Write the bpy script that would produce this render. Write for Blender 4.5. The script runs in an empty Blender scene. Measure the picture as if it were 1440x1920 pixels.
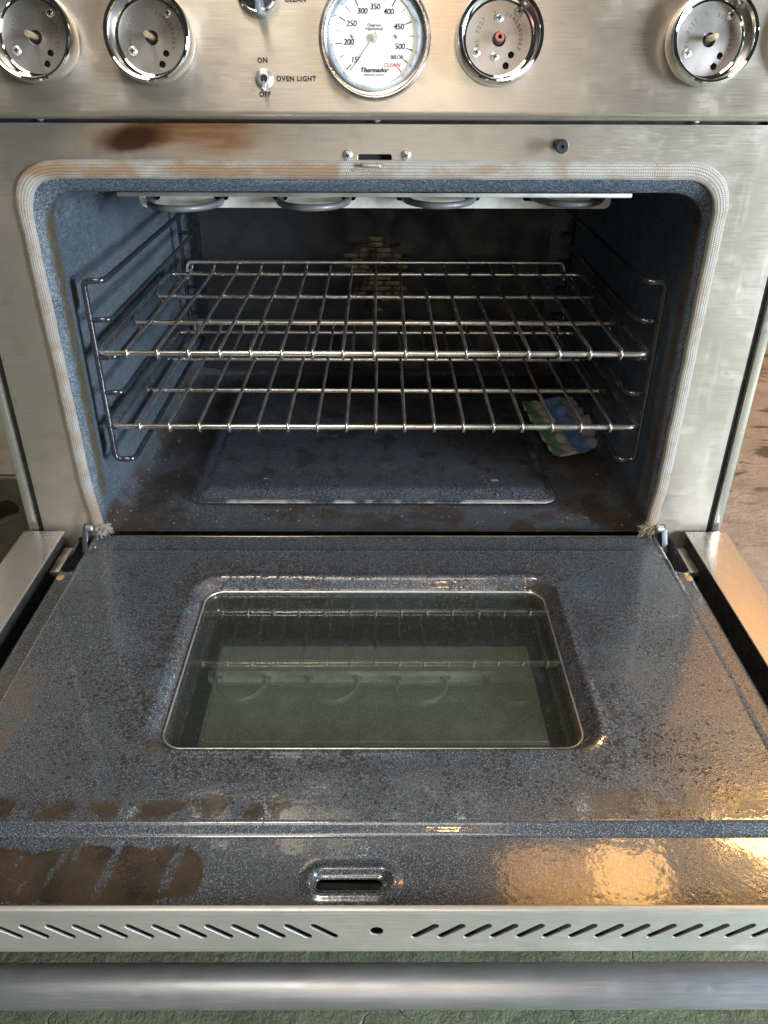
import bpy, bmesh, math, random
import numpy as np
from mathutils import Matrix, Vector

random.seed(7)
S = bpy.context.scene
COL = S.collection
PI = math.pi

# ------------------------------------------------------------------ camera
CAM = dict(loc=(0.006324, -0.896807, 0.829784), pitch=0.533553, yaw=-0.005428, roll=0.003959, f=1505.87)
cd = bpy.data.cameras.new('camera'); cam = bpy.data.objects.new('camera', cd); COL.objects.link(cam)
_p, _y, _r = CAM['pitch'], CAM['yaw'], CAM['roll']
_fw = Vector((-math.sin(_y)*math.cos(_p), math.cos(_y)*math.cos(_p), -math.sin(_p)))
_rt = Vector((math.cos(_y), math.sin(_y), 0)); _up = _rt.cross(_fw)
_r2 = _rt*math.cos(_r)+_up*math.sin(_r); _u2 = -_rt*math.sin(_r)+_up*math.cos(_r)
_m = Matrix((_r2, _u2, -_fw)).transposed().to_4x4(); _m.translation = Vector(CAM['loc'])
cam.matrix_world = _m
cd.sensor_fit = 'VERTICAL'; cd.sensor_height = 24.0; cd.sensor_width = 18.0
cd.lens = CAM['f']/1920*24.0; cd.clip_start = 0.02; cd.clip_end = 60
S.camera = cam
S.render.resolution_x, S.render.resolution_y = 768, 1024

# ------------------------------------------------------------------ light
W = bpy.data.worlds.new('World'); S.world = W; W.use_nodes = True
bg = W.node_tree.nodes['Background']
bg.inputs[0].default_value = (0.90, 0.86, 0.80, 1); bg.inputs[1].default_value = 0.04

def area(name, loc, target, size, power, color, size_y=None):
    l = bpy.data.lights.new(name, 'AREA'); l.energy = power; l.color = color
    l.shape = 'RECTANGLE' if size_y else 'DISK'
    l.size = size
    if size_y: l.size_y = size_y
    o = bpy.data.objects.new(name, l); COL.objects.link(o)
    o.location = loc
    o.rotation_euler = (Vector(target)-Vector(loc)).to_track_quat('-Z', 'Y').to_euler()
    return o
# the open garage door, cool daylight from the front right
area('daylight_opening', (2.0, -1.50, 0.86), (-0.3, 0.15, 0.48), 0.66, 175, (0.79, 0.90, 1.0), 0.7)
# broad daylight from behind the photographer, slightly left
area('daylight_front', (-0.15, -1.9, 2.7), (0.0, -0.1, 0.6), 1.4, 22, (1.0, 0.89, 0.74), 0.8)
area('low_front_fill', (0.15, -3.3, 1.25), (0.0, 0.2, 0.5), 1.0, 10, (1.0, 0.93, 0.83), 0.6)  # added low fill behind the camera, brightens fan, dial and cavity
# ceiling lamp above
area('ceiling_lamp', (-0.42, -0.80, 2.5), (0, -0.15, 0.5), 0.46, 24, (1.0, 0.91, 0.78))
# warm lamps high behind the range on the right
area('warm_lamp', (0.79, 1.02, 2.42), (0.79, 1.02, 0.3), 0.56, 3.0, (1.0, 0.48, 0.12), 0.24)
area('warm_lamp', (0.93, 1.02, 2.4), (0.6, 0.2, 0.3), 0.22, 2.0, (1.0, 0.54, 0.16))
area('warm_lamp', (0.30, -2.7, 2.1), (0.1, 0, 0.8), 0.07, 3.0, (1.0, 0.55, 0.18))
area('warm_wall_lamp', (1.5, 1.15, 2.35), (1.35, 1.75, 1.2), 0.30, 34, (1.0, 0.55, 0.17), 0.3)

S.view_settings.view_transform = 'Standard'; S.view_settings.look = 'None'
S.view_settings.exposure = -0.12; S.view_settings.gamma = 1.0
S.view_settings.use_curve_mapping = False
S.render.engine = 'CYCLES'
S.cycles.use_adaptive_sampling = True; S.cycles.adaptive_threshold = 0.03; S.cycles.max_bounces = 7; S.cycles.diffuse_bounces = 3; S.cycles.glossy_bounces = 4; S.cycles.transmission_bounces = 4; S.cycles.transparent_max_bounces = 16

# ------------------------------------------------------------------ node helper
class NB:
    def __init__(s, name):
        s.m = bpy.data.materials.new(name); s.m.use_nodes = True
        s.t = s.m.node_tree; s.t.nodes.clear()
        s.out = s.t.nodes.new('ShaderNodeOutputMaterial')
        s._co = None
    def n(s, typ, **kw):
        x = s.t.nodes.new(typ)
        for k, v in kw.items(): setattr(x, k, v)
        return x
    def put(s, sock, v):
        if isinstance(v, bpy.types.NodeSocket): s.t.links.new(v, sock)
        elif v is not None:
            if sock.type == 'RGBA' and len(v) == 3: v = (*v, 1)
            sock.default_value = v
    def co(s):
        if s._co is None: s._co = s.n('ShaderNodeTexCoord').outputs['Object']
        return s._co
    def uv(s): return s.n('ShaderNodeTexCoord').outputs['UV']
    def sep(s, v=None):
        x = s.n('ShaderNodeSeparateXYZ'); s.put(x.inputs[0], v if v is not None else s.co()); return x.outputs
    def math(s, op, a, b=None, c=None, clamp=False):
        x = s.n('ShaderNodeMath', operation=op, use_clamp=clamp)
        s.put(x.inputs[0], a)
        if b is not None: s.put(x.inputs[1], b)
        if c is not None: s.put(x.inputs[2], c)
        return x.outputs[0]
    def add(s, a, b): return s.math('ADD', a, b)
    def mul(s, a, b): return s.math('MULTIPLY', a, b)
    def inv(s, a): return s.math('SUBTRACT', 1.0, a)
    def mx(s, a, b): return s.math('MAXIMUM', a, b)
    def sm(s, v, lo, hi, a=0.0, b=1.0):
        x = s.n('ShaderNodeMapRange', interpolation_type='SMOOTHSTEP')
        for i, q in enumerate((v, lo, hi, a, b)): s.put(x.inputs[i], q)
        return x.outputs[0]
    def scale(s, sc, v=None, loc=(0,0,0)):
        x = s.n('ShaderNodeMapping'); s.put(x.inputs[0], v if v is not None else s.co())
        x.inputs[3].default_value = sc; x.inputs[1].default_value = loc; return x.outputs[0]
    def noise(s, scale, detail=2.0, vec=None, rough=0.5, dist=0.0, col=False):
        x = s.n('ShaderNodeTexNoise'); s.put(x.inputs['Vector'], vec if vec is not None else s.co())
        x.inputs['Scale'].default_value = scale; x.inputs['Detail'].default_value = detail
        x.inputs['Roughness'].default_value = rough; x.inputs['Distortion'].default_value = dist
        return x.outputs['Color' if col else 'Fac']
    def voro(s, scale, vec=None, feature='F1'):
        x = s.n('ShaderNodeTexVoronoi', feature=feature); s.put(x.inputs['Vector'], vec if vec is not None else s.co())
        x.inputs['Scale'].default_value = scale; return x.outputs
    def mix(s, f, a, b):
        x = s.n('ShaderNodeMix', data_type='RGBA'); s.put(x.inputs[0], f); s.put(x.inputs[6], a); s.put(x.inputs[7], b)
        return x.outputs[2]
    def warp(s, amount, scale, vec=None, detail=3):
        c = s.noise(scale, detail, vec, col=True)
        x = s.n('ShaderNodeVectorMath', operation='SUBTRACT'); s.put(x.inputs[0], c); x.inputs[1].default_value = (.5,.5,.5)
        y = s.n('ShaderNodeVectorMath', operation='SCALE'); s.put(y.inputs[0], x.outputs[0]); y.inputs[3].default_value = amount
        z = s.n('ShaderNodeVectorMath', operation='ADD'); s.put(z.inputs[0], y.outputs[0]); s.put(z.inputs[1], vec if vec is not None else s.co())
        return z.outputs[0]
    def ell(s, v, c, h, soft=0.5, axes=(0,1), rot=0.0):
        o = s.sep(v); a = s.math('SUBTRACT', o[axes[0]], c[0]); b = s.math('SUBTRACT', o[axes[1]], c[1])
        if rot:
            ca, sa = math.cos(rot), math.sin(rot)
            a2 = s.add(s.mul(a, ca), s.mul(b, sa)); b = s.add(s.mul(a, -sa), s.mul(b, ca)); a = a2
        d = s.math('SQRT', s.add(s.math('POWER', s.math('ABSOLUTE', s.mul(a, 1/h[0])), 2.0), s.math('POWER', s.math('ABSOLUTE', s.mul(b, 1/h[1])), 2.0)))
        return s.sm(d, 1-soft, 1+soft, 1.0, 0.0)
    def box(s, v, c, h, soft=0.1, axes=(0,1)):
        o = s.sep(v); a = s.math('ABSOLUTE', s.math('SUBTRACT', o[axes[0]], c[0])); b = s.math('ABSOLUTE', s.math('SUBTRACT', o[axes[1]], c[1]))
        return s.mul(s.sm(a, h[0]-soft, h[0]+soft, 1.0, 0.0), s.sm(b, h[1]-soft, h[1]+soft, 1.0, 0.0))
    def bump(s, h, strength=0.3, dist=0.001, normal=None):
        x = s.n('ShaderNodeBump'); x.inputs['Strength'].default_value = strength; x.inputs['Distance'].default_value = dist
        s.put(x.inputs['Height'], h)
        if normal is not None: s.put(x.inputs['Normal'], normal)
        return x.outputs[0]
    def bsdf(s, color, rough=0.5, metal=0.0, normal=None, **kw):
        b = s.n('ShaderNodeBsdfPrincipled')
        s.put(b.inputs['Base Color'], color); s.put(b.inputs['Roughness'], rough); s.put(b.inputs['Metallic'], metal)
        if normal is not None: s.put(b.inputs['Normal'], normal)
        for k, v in kw.items(): s.put(b.inputs[k.replace('_', ' ')], v)
        return b.outputs[0]
    def done(s, shader):
        s.t.links.new(shader, s.out.inputs[0]); return s.m

MAT = {}
def simple(name, col, rough=0.5, metal=0.0, grain=0.0, gscale=400, **kw):
    b = NB(name)
    c = b.mix(b.sm(b.noise(gscale*.1, 4), .3, .7), tuple(v*0.82 for v in col), tuple(min(1, v*1.12) for v in col))
    r = b.sm(b.noise(gscale*.17, 3), .3, .7, max(.02, rough*.8), min(1, rough*1.2))
    nrm = b.bump(b.noise(gscale, 3), grain, .0005) if grain else None
    MAT[name] = b.done(b.bsdf(c, r, metal, nrm, **kw)); return MAT[name]

def stainless(name, base=(0.60, 0.575, 0.53), rough=0.30, axis=0, stains=None, metallic=.86):
    b = NB(name)
    sc = [1500, 1500, 1500]; sc[axis] = 30
    fine = b.noise(1.0, 3, b.scale(tuple(sc)))
    sc2 = [420, 420, 420]; sc2[axis] = 10
    mid = b.noise(1.0, 3, b.scale(tuple(sc2)))
    cloud = b.noise(9, 5, rough=.6)
    smud = b.sm(b.noise(26, 5, b.warp(.02, 30), rough=.65), .50, .72)
    c = b.mix(b.sm(fine, .25, .75), tuple(v*.88 for v in base), tuple(min(1, v*1.08) for v in base))
    c = b.mix(b.mul(b.sm(mid, .35, .7), .16), c, tuple(v*.86 for v in base))
    c = b.mix(b.mul(smud, .22), c, (0.50, 0.46, 0.40))
    r = b.add(b.sm(fine, .2, .8, rough-.03, rough+.03), b.mul(b.sm(cloud, .35, .7), .10))
    r = b.add(r, b.mul(smud, .10))
    # hairline scratches and spatter
    sp = b.voro(260)
    spot = b.mul(b.sm(sp[0], .06, .11, 1.0, 0.0), b.sm(b.noise(30, 2), .58, .66))
    c = b.mix(b.mul(spot, .6), c, (.72, .69, .62))
    metal = metallic
    if stains:
        c, r, metal = stains(b, c, r)
    nrm = b.bump(b.add(b.mul(fine, .5), b.mul(b.noise(35, 3), .8)), .03, .0006)
    tg = b.n('ShaderNodeCombineXYZ'); tg.inputs[0 if axis == 1 else 2].default_value = 1.0
    MAT[name] = b.done(b.bsdf(c, r, metal, nrm, Anisotropic=.7 if axis == 0 else .5, Tangent=tg.outputs[0]))
    return MAT[name]

def frame_stains(b, c, r):
    v = b.warp(.009, 26, detail=4); v2 = b.warp(.008, 70, detail=4)
    A = b.ell(v2, (-0.245, 0.7405), (0.036, 0.013), .5, (0, 2), .24)
    A2 = b.ell(v, (-0.215, 0.748), (0.085, 0.017), .55, (0, 2), .12)
    B = b.ell(v, (-0.160, 0.745), (0.058, 0.024), .8, (0, 2), 0)
    # yellow-green lime patches on the left lower upright, drips on the right upright
    lime = b.mul(b.sm(b.noise(38, 5, v2), .55, .68), .35)
    c = b.mix(lime, c, (.47, .43, .33))
    streak = b.sm(b.noise(1, 3, b.scale((20, 20, 160))), .25, .7, .78, 1.0)
    allm = b.math('MAXIMUM', A2, B)
    c = b.mix(b.mul(b.mul(allm, streak), .95), c, b.mix(b.sm(allm, .3, .95), (.36, .20, .045), (.24, .085, .008)))
    c = b.mix(b.mul(A, .97), c, (.030, .009, .004))
    # browned metal close to the seal, brighter scrapes top right
    sc = b.mul(b.ell(v, (0.27, 0.735), (0.06, 0.02), .8, (0, 2)), b.sm(b.noise(1, 3, b.scale((60, 60, 600))), .52, .62))
    c = b.mix(b.mul(sc, .5), c, (.86, .82, .74))
    o = b.sep()
    drip = b.mul(b.sm(b.noise(1, 4, b.scale((120, 120, 7))), .54, .66), b.sm(o[0], .36, .40))
    c = b.mix(b.mul(drip, .08), c, (.70, .71, .72))
    r = b.add(r, b.mul(allm, .12)); r = b.add(r, b.mul(drip, .03))
    return c, r, b.mul(b.inv(b.mul(b.mx(A, b.mul(allm, .5)), .8)), .86)

stainless('panel_steel', (.57, .51, .435), .29)
stainless('frame_steel', (.62, .565, .495), .30, 0, frame_stains)
def skin_stains(b, c, r):
    w = b.warp(.01, 40); m = b.mul(b.sm(b.noise(30, 3, w), .62, .66), .35)
    return b.mix(m, c, (.36, .37, .35)), b.add(r, b.mul(m, .2)), .72
stainless('skin_steel', (.66, .63, .58), .17, 1)
stainless('vent_steel', (.57, .565, .53), .42, 0, skin_stains)
stainless('handle_steel', (.43, .45, .49), .34, 0)
simple('dark_void', (.008, .008, .008), .8)
simple('dark_steel', (.20, .20, .20), .42, 1.0, .1)
simple('galvanised', (.62, .60, .55), .40, 1.0, .15, 300)
simple('roof_steel', (.34, .33, .31), .45, .6, .15, 200)
simple('hinge_steel', (.15, .16, .19), .40, .9, .2, 200)
simple('chrome', (.86, .86, .87), .05, 1.0)
simple('bezel_plate', (.45, .43, .41), .32, .9, .05, 120)
simple('screw_steel', (.70, .68, .66), .34, .85)
simple('brass_shaft', (.80, .66, .42), .34, .8)
simple('copper_shaft', (.55, .24, .20), .35, 1.0)
simple('black_rubber', (.015, .015, .018), .45)
simple('black_plastic', (.02, .02, .022), .3)
simple('grey_plastic', (.16, .17, .19), .35)
simple('ink_black', (.012, .012, .012), .5)
simple('ink_red', (.55, .03, .03), .5)
simple('dial_white', (.78, .76, .725), .45)
simple('needle_white', (.80, .79, .76), .35)
simple('stamp_dark', (.10, .095, .09), .5, .2)
simple('anodised_band', (.62, .68, .74), .22, .9)
simple('rose_rim', (.74, .70, .69), .24, 1.0)
simple('rivet_rust', (.42, .25, .13), .55, .3)
simple('rivet_pink', (.45, .34, .31), .4, .3)
simple('element_grey', (.16, .16, .165), .5, .4, .2, 600)
simple('box_steel', (.68, .665, .62), .42, .35, .05)
simple('rust_fan', (.66, .46, .27), .7, .0, .2, 300)
_b = NB('rusty_disc'); MAT['rusty_disc'] = _b.done(_b.bsdf(_b.mix(_b.sm(_b.noise(28, 4), .42, .60), (.05, .022, .010), (.50, .36, .22)), .7))
simple('tape_blue', (.24, .38, .72), .55)
simple('strip_green', (.22, .38, .24), .45)
simple('thread_white', (.38, .36, .32), .8)
simple('thread_tan', (.26, .20, .12), .9)
simple('cabinet_beige', (.42, .39, .33), .45, .3)
simple('cabinet_dark', (.085, .08, .065), .5, .2)

def enamel(name, base=(.020, .025, .034), speck=(.30, .34, .40), extra=None, rough=.20, density=.62, lowbump=2.0, fine=1.0, coat=.6, bump=.16):
    b = NB(name)
    n1 = b.noise(1150*fine, 2.0); n2 = b.noise(620*fine, 2.5)
    sp = b.sm(n1, density-.06, density+.10)
    sp2 = b.sm(n2, density-.03, density+.13)
    c = b.mix(b.sm(b.noise(14, 3), .35, .65), tuple(v*.9 for v in base), tuple(v*1.25 for v in base))
    c = b.mix(b.mul(b.sm(b.noise(900*fine, 2), .35, .65), .6), c, tuple(v*3.2 for v in base))
    c = b.mix(b.mul(sp, .60), c, speck)
    c = b.mix(b.mul(sp2, .40), c, tuple(v*.8 for v in speck))
    r = b.sm(b.noise(24, 4), .3, .7, rough*.75, rough*1.5)
    r = b.add(r, b.mul(sp, .10))
    cw = coat
    if extra:
        res = extra(b, c, r); c, r = res[:2]
        if len(res) > 2: cw = b.mul(b.inv(res[2]), coat)
    h = b.add(b.mul(b.noise(230, 2), 1.0), b.mul(n1, .25))
    h = b.add(h, b.mul(b.noise(60, 2), lowbump))
    nrm = b.bump(h, bump, .0009)
    MAT[name] = b.done(b.bsdf(c, r, 0.0, nrm, Specular_IOR_Level=.6, Coat_Weight=cw, Coat_Roughness=.045, Coat_Normal=b.bump(b.add(b.noise(170, 2), b.mul(b.noise(45, 2), 1.8)), bump*.45, .0010)))
    return MAT[name]

def door_dirt(b, c, r):
    v = b.warp(.020, 30, detail=4); w = b.warp(.006, 120, detail=4)
    o = b.sep()
    ax = b.math('ABSOLUTE', o[0])
    # burnt specks round the window, denser by its sides
    ring = b.math('SQRT', b.add(b.math('POWER', b.mul(b.math('MAXIMUM', b.math('SUBTRACT', ax, .20), 0.0), 1/.085), 2.0),
                                b.math('POWER', b.mul(b.math('MAXIMUM', b.math('SUBTRACT', b.math('ABSOLUTE', b.math('SUBTRACT', o[1], -.24)), .125), 0.0), 1/.05), 2.0)))
    ring = b.sm(ring, .0, 2.2, 1.0, .12)
    big = b.sm(b.noise(20, 5, v), .36, .54)
    spk = b.sm(b.noise(430, 3, w), .545, .575); spk2 = b.sm(b.noise(210, 4, w), .585, .61)
    dn = b.mul(b.mul(ring, big), .13)
    spk = b.sm(b.add(b.noise(380, 3, w), dn), .655, .685); spk2 = b.sm(b.add(b.noise(230, 4, w), dn), .685, .71); spk3 = b.sm(b.add(b.noise(90, 6, w, .65), dn), .77, .79)
    m = b.mul(b.mx(b.mx(spk, spk2), spk3), b.sm(o[1], -.468, -.450))
    brown = b.mix(b.noise(90, 2), (.006, .004, .003), (.030, .011, .007))
    c = b.mix(b.mul(m, .95), c, brown)
    # soft brown haze round the rim of the window
    rim = b.mul(b.sm(b.math('ABSOLUTE', b.math('SUBTRACT', ax, .197)), .0, .016, 1.0, 0.0), b.box(v, (0, -.24), (.22, .15), .01))
    c = b.mix(b.mul(b.mul(rim, b.sm(b.noise(30, 4), .35, .7)), .55), c, (.085, .055, .032))
    # baked-on grease at the front left with rubbed-off streaks
    gv = b.warp(.016, 55, b.warp(.03, 14, detail=2), detail=5)
    g = b.box(gv, (-.250, -.4970), (.118, .0225), .014)
    g = b.sm(b.add(g, b.mul(b.math('SUBTRACT', b.noise(42, 6, rough=.6), .5), .9)), .44, .56)
    g2 = b.mul(b.box(gv, (-.20, -.442), (.145, .0105), .006), b.sm(b.noise(30, 4, b.scale((1, .6, 1), gv)), .44, .49))
    rub = None
    for (x, y, hx, hy, rot) in ((-.208,-.497,.0042,.024,-.16), (-.158,-.494,.0045,.024,-.22), (-.247,-.483,.003,.013,-.2), (-.237,-.480,.0028,.009,-.1),
                                (-.252,-.501,.0022,.010,-.2), (-.281,-.488,.002,.006,-.2), (-.27,-.51,.002,.006,-.1), (-.155,-.452,.008,.012,0), (-.205,-.452,.008,.012,0), (-.243,-.452,.018,.008,0)):
        e = b.ell(w, (x, y), (hx, hy), .25, (0, 1), rot); rub = e if rub is None else b.mx(rub, e)
    rub = b.mul(rub, b.sm(b.noise(420, 3), .36, .50))
    g = b.mul(b.mx(g, g2), b.inv(b.mul(rub, .9)))
    gcol = b.mix(b.sm(b.noise(40, 4), .3, .7), (.017, .010, .005), (.050, .029, .012))
    gcol = b.mix(b.mul(b.sm(b.noise(1100, 2), .6, .7), .35), gcol, (.20, .15, .10))
    c = b.mix(b.mul(g, .88), c, gcol)
    # grease on the far right, thin brown film at left edge
    h = b.mul(b.box(v, (.30, -.438), (.12, .016), .008), b.sm(b.noise(22, 3), .35, .6))
    c = b.mix(b.mul(h, .55), c, (.060, .036, .016))
    lf = b.mul(b.ell(v, (-.36, -.36), (.03, .09), .6), b.sm(b.noise(28, 4), .35, .65))
    c = b.mix(b.mul(lf, .6), c, (.11, .07, .035))
    # pale speckled patches near the front
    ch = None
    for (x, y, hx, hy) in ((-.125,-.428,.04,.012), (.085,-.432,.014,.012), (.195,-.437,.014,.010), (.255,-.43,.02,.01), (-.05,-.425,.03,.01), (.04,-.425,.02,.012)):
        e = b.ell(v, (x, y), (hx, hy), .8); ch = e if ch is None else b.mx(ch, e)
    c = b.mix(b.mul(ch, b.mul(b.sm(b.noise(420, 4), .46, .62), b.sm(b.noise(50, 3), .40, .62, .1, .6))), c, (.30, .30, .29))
    # fine scratches
    r = b.add(r, b.mul(m, .55)); r = b.add(r, b.mul(g, .08)); r = b.add(r, b.mul(ch, .15))
    return c, r, b.math('MINIMUM', b.add(b.mul(m, .95), b.mul(g, .6)), 1.0)
def liner_dirt(b, c, r):
    v = b.warp(.014, 45, detail=4); o = b.sep()
    ax = b.math('ABSOLUTE', o[0])
    # olive brown burn line down the front edge of the side walls and over the top
    line = b.mul(b.sm(b.math('ABSOLUTE', b.math('SUBTRACT', b.sep(v)[1], .026)), .007, .015, 1.0, 0.0), b.sm(ax, .335, .345))
    line = b.mul(line, b.mul(b.sm(b.noise(45, 5), .30, .52), b.sm(o[2], .29, .33)))
    c = b.mix(b.mul(line, .85), c, b.mix(b.noise(200, 2), (.040, .030, .013), (.10, .075, .032)))
    # baked brown over the bottom
    fl = b.mul(b.sm(o[2], .275, .30, 1.0, 0.0), b.sm(b.noise(11, 6, v, .6), .36, .58))
    fl = b.mx(fl, b.mul(b.sm(o[2], .275, .30, 1.0, 0.0), .55))
    c = b.mix(b.mul(fl, .9), c, b.mix(b.noise(120, 3), (.012, .008, .006), (.040, .024, .014)))
    spl = b.mul(b.sm(o[2], .275, .30, 1.0, 0.0), b.sm(b.noise(260, 2), .70, .74))
    c = b.mix(spl, c, (.45, .43, .40))
    return c, b.add(r, b.mul(fl, .10))
def plate_dirt_glint(b, c, r):
    v = b.warp(.03, 20, detail=4); m = b.sm(b.noise(26, 5, v), .50, .66)
    o = b.sep()
    m = b.mul(m, b.sm(o[1], .10, .16))
    c = b.mix(b.mul(m, .6), c, (.012, .009, .008))
    edge = b.mul(b.mul(b.sm(o[2], .2712, .2700), b.sm(b.noise(30, 4), .42, .60)), b.sm(o[1], .090, .082)); c = b.mix(b.mul(edge, .6), c, (.50, .47, .42))  # pale colour on the front rim stands in for its highlight
    chip = b.ell(b.warp(.004, 200), (.172, .125), (.006, .003), .3); chip = b.mx(chip, b.ell(b.warp(.004, 200), (-.16, .13), (.003, .002), .3))
    c = b.mix(chip, c, (.25, .20, .16))
    return c, r
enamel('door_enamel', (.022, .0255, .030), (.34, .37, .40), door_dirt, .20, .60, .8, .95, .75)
enamel('liner_enamel', (.019, .026, .034), (.27, .33, .40), liner_dirt, .36, .56, .2, .62, .12, .06)
enamel('plate_enamel', (.014, .016, .020), (.26, .29, .33), plate_dirt_glint, .24, .60, .8, .7)
enamel('guide_enamel', (.012, .013, .016), (.05, .05, .06), None, .14, .72)
enamel('baffle_enamel', (.006, .006, .007), (.05, .05, .06), None, .50, .66, 1.0, 1.0, .0)

def chrome_wire():
    b = NB('rack_chrome')
    c = b.mix(b.sm(b.noise(14, 4), .38, .62), (.50, .46, .41), (.70, .67, .63))
    c = b.mix(b.mul(b.sm(b.noise(35, 3), .60, .72), .35), c, (.40, .31, .22))
    r = b.sm(b.noise(25, 3), .3, .7, .17, .30)
    MAT['rack_chrome'] = b.done(b.bsdf(c, r, .92))
chrome_wire()

def gasket_mat():
    b = NB('braided_fibreglass')
    uv = b.uv(); o = b.sep(uv)
    # knit: rows across (v) and stitches along (u, metres)
    row = b.mul(o[1], 9.0); fr = b.math('FRACT', row)
    st = b.add(b.mul(o[0], 560.0), b.mul(b.math('FLOOR', row), .5))
    fs = b.math('FRACT', b.add(st, b.mul(b.math('ABSOLUTE', b.math('SUBTRACT', fr, .5)), .8)))
    hr = b.math('SINE', b.mul(fr, PI)); hs = b.math('SINE', b.mul(fs, PI))
    h = b.mul(b.math('POWER', hr, .4), b.math('POWER', hs, .7))
    c = b.mix(b.sm(h, .15, .85), (.13, .12, .10), (.41, .395, .36))
    p = b.sep()
    v = b.warp(.02, 40, detail=4)
    top = b.sm(p[2], .66, .70)
    br = b.mul(b.mul(b.box(v, (-.21, .711), (.175, .0075), .005, (0, 2)), b.sm(b.noise(22, 4), .25, .5)), .95)
    br2 = b.mul(b.ell(v, (.115, .711), (.022, .006), .5, (0, 2)), .7)
    br3 = b.mul(b.mx(b.ell(v, (-.345, .30), (.03, .03), .6, (0, 2)), b.ell(v, (.35, .30), (.03, .035), .7, (0, 2))), .75)
    gen = b.mul(b.sm(b.noise(38, 6, rough=.65), .42, .66), .60)
    d = b.mx(b.mx(br, br2), b.mx(br3, gen))
    inner = b.mul(b.sm(p[0], .30, .345), b.sm(o[1], .42, .30))
    c = b.mix(d, c, b.mix(b.sm(h, .2, .8), (.10, .055, .025), (.30, .18, .09)))
    c = b.mix(b.mul(inner, .6), c, (.25, .22, .17))
    MAT['braided_fibreglass'] = b.done(b.bsdf(c, .62, .0, b.bump(h, .8, .0009), Sheen_Weight=.2))
gasket_mat()

def glass_mat(name, tint, ior, rough=.0, dust=0.04):
    b = NB(name)
    tr = b.n('ShaderNodeBsdfTransparent'); tr.inputs[0].default_value = (*tint, 1)
    gl = b.n('ShaderNodeBsdfGlossy'); gl.inputs['Roughness'].default_value = rough
    lw = b.n('ShaderNodeLayerWeight'); lw.inputs[0].default_value = .5
    fr = b.add(ior, b.mul(b.math('POWER', lw.outputs['Facing'], 4.0), .8))
    mx = b.n('ShaderNodeMixShader'); b.put(mx.inputs[0], fr); b.t.links.new(tr.outputs[0], mx.inputs[1]); b.t.links.new(gl.outputs[0], mx.inputs[2])
    df = b.n('ShaderNodeBsdfDiffuse'); df.inputs[0].default_value = (.45, .47, .40, 1)
    speck = b.mul(b.sm(b.noise(420, 2), .70, .76), .5)
    dfac = b.add(b.sm(b.noise(60, 5), .25, .8, dust*.7, dust), speck if dust > .02 else 0.0)
    m2 = b.n('ShaderNodeMixShader'); b.put(m2.inputs[0], dfac); b.t.links.new(mx.outputs[0], m2.inputs[1]); b.t.links.new(df.outputs[0], m2.inputs[2])
    MAT[name] = b.done(m2.outputs[0])
glass_mat('door_glass', (.94, .965, .935), .16, .004, .022)
glass_mat('gauge_glass', (.98, .98, .98), .02, .01, .012)

def bag_mat():
    b = NB('clear_bag')
    tr = b.n('ShaderNodeBsdfTransparent'); tr.inputs[0].default_value = (.9, .9, .9, 1)
    pr = b.bsdf((.82, .82, .80), .18, 0, b.bump(b.noise(160, 3), .3, .001))
    mx = b.n('ShaderNodeMixShader'); mx.inputs[0].default_value = .50
    b.t.links.new(tr.outputs[0], mx.inputs[1]); b.t.links.new(pr, mx.inputs[2]); MAT['clear_bag'] = b.done(mx.outputs[0])
bag_mat()

def screen_mat():      # dotted outer pane of the window
    b = NB('dotted_pane')
    d = b.voro(420)[0]
    c = b.mix(b.sm(d, .25, .5), (.20, .205, .175), (.12, .125, .105))  # grey-green tone also stands in for the oven roof's reflection
    c = b.mix(b.mul(b.sm(b.noise(40, 5), .5, .75), .4), c, (.24, .25, .21))
    MAT['dotted_pane'] = b.done(b.bsdf(c, .04))
screen_mat()

def floor_mat():
    b = NB('painted_concrete')
    v = b.warp(.10, 6, detail=5); o = b.sep(v)
    n = b.noise(9, 6, rough=.62); f = b.noise(120, 5, rough=.65)
    green = b.mix(b.sm(n, .3, .7), (.082, .095, .056), (.135, .148, .092))
    green = b.mix(b.mul(b.sm(b.noise(26, 5), .55, .72), .45), green, (.14, .165, .07))
    green = b.mix(b.mul(b.sm(f, .58, .72), .45), green, (.22, .24, .18))
    green = b.mix(b.mul(b.sm(b.noise(46, 5), .60, .68), .6), green, (.035, .042, .028))
    conc = b.mix(b.sm(n, .3, .7), (.27, .205, .165), (.40, .32, .265))
    conc = b.mix(b.mul(b.sm(f, .5, .75), .35), conc, (.46, .39, .33))
    st = b.mul(b.sm(b.noise(10, 5, b.scale((.7, 1.6, 1), v)), .54, .60), b.sm(o[1], .35, .75))
    st = b.mx(st, b.sm(b.noise(24, 3, v), .70, .74))
    conc = b.mix(b.mul(st, .85), conc, (.075, .045, .024))
    col = b.mix(b.sm(o[1], -.12, .0), green, conc)
    # cracks in the paint
    cr = b.voro(5.5, b.warp(.12, 9, detail=4), 'DISTANCE_TO_EDGE')[0]
    crm = b.mul(b.sm(cr, .0, .006, 1.0, 0.0), b.sm(b.noise(7, 2), .45, .6))
    col = b.mix(b.mul(crm, .4), col, (.03, .03, .022))
    h = b.add(b.mul(b.noise(70, 6, rough=.7), 1.0), b.mul(b.noise(18, 3), .8)); h = b.math('SUBTRACT', h, b.mul(crm, .6))
    MAT['painted_concrete'] = b.done(b.bsdf(col, b.sm(f, .3, .7, .42, .75), 0, b.bump(h, .75, .006)))
floor_mat()
simple('plaster', (.36, .27, .19), .85, 0, .3, 120)

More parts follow.
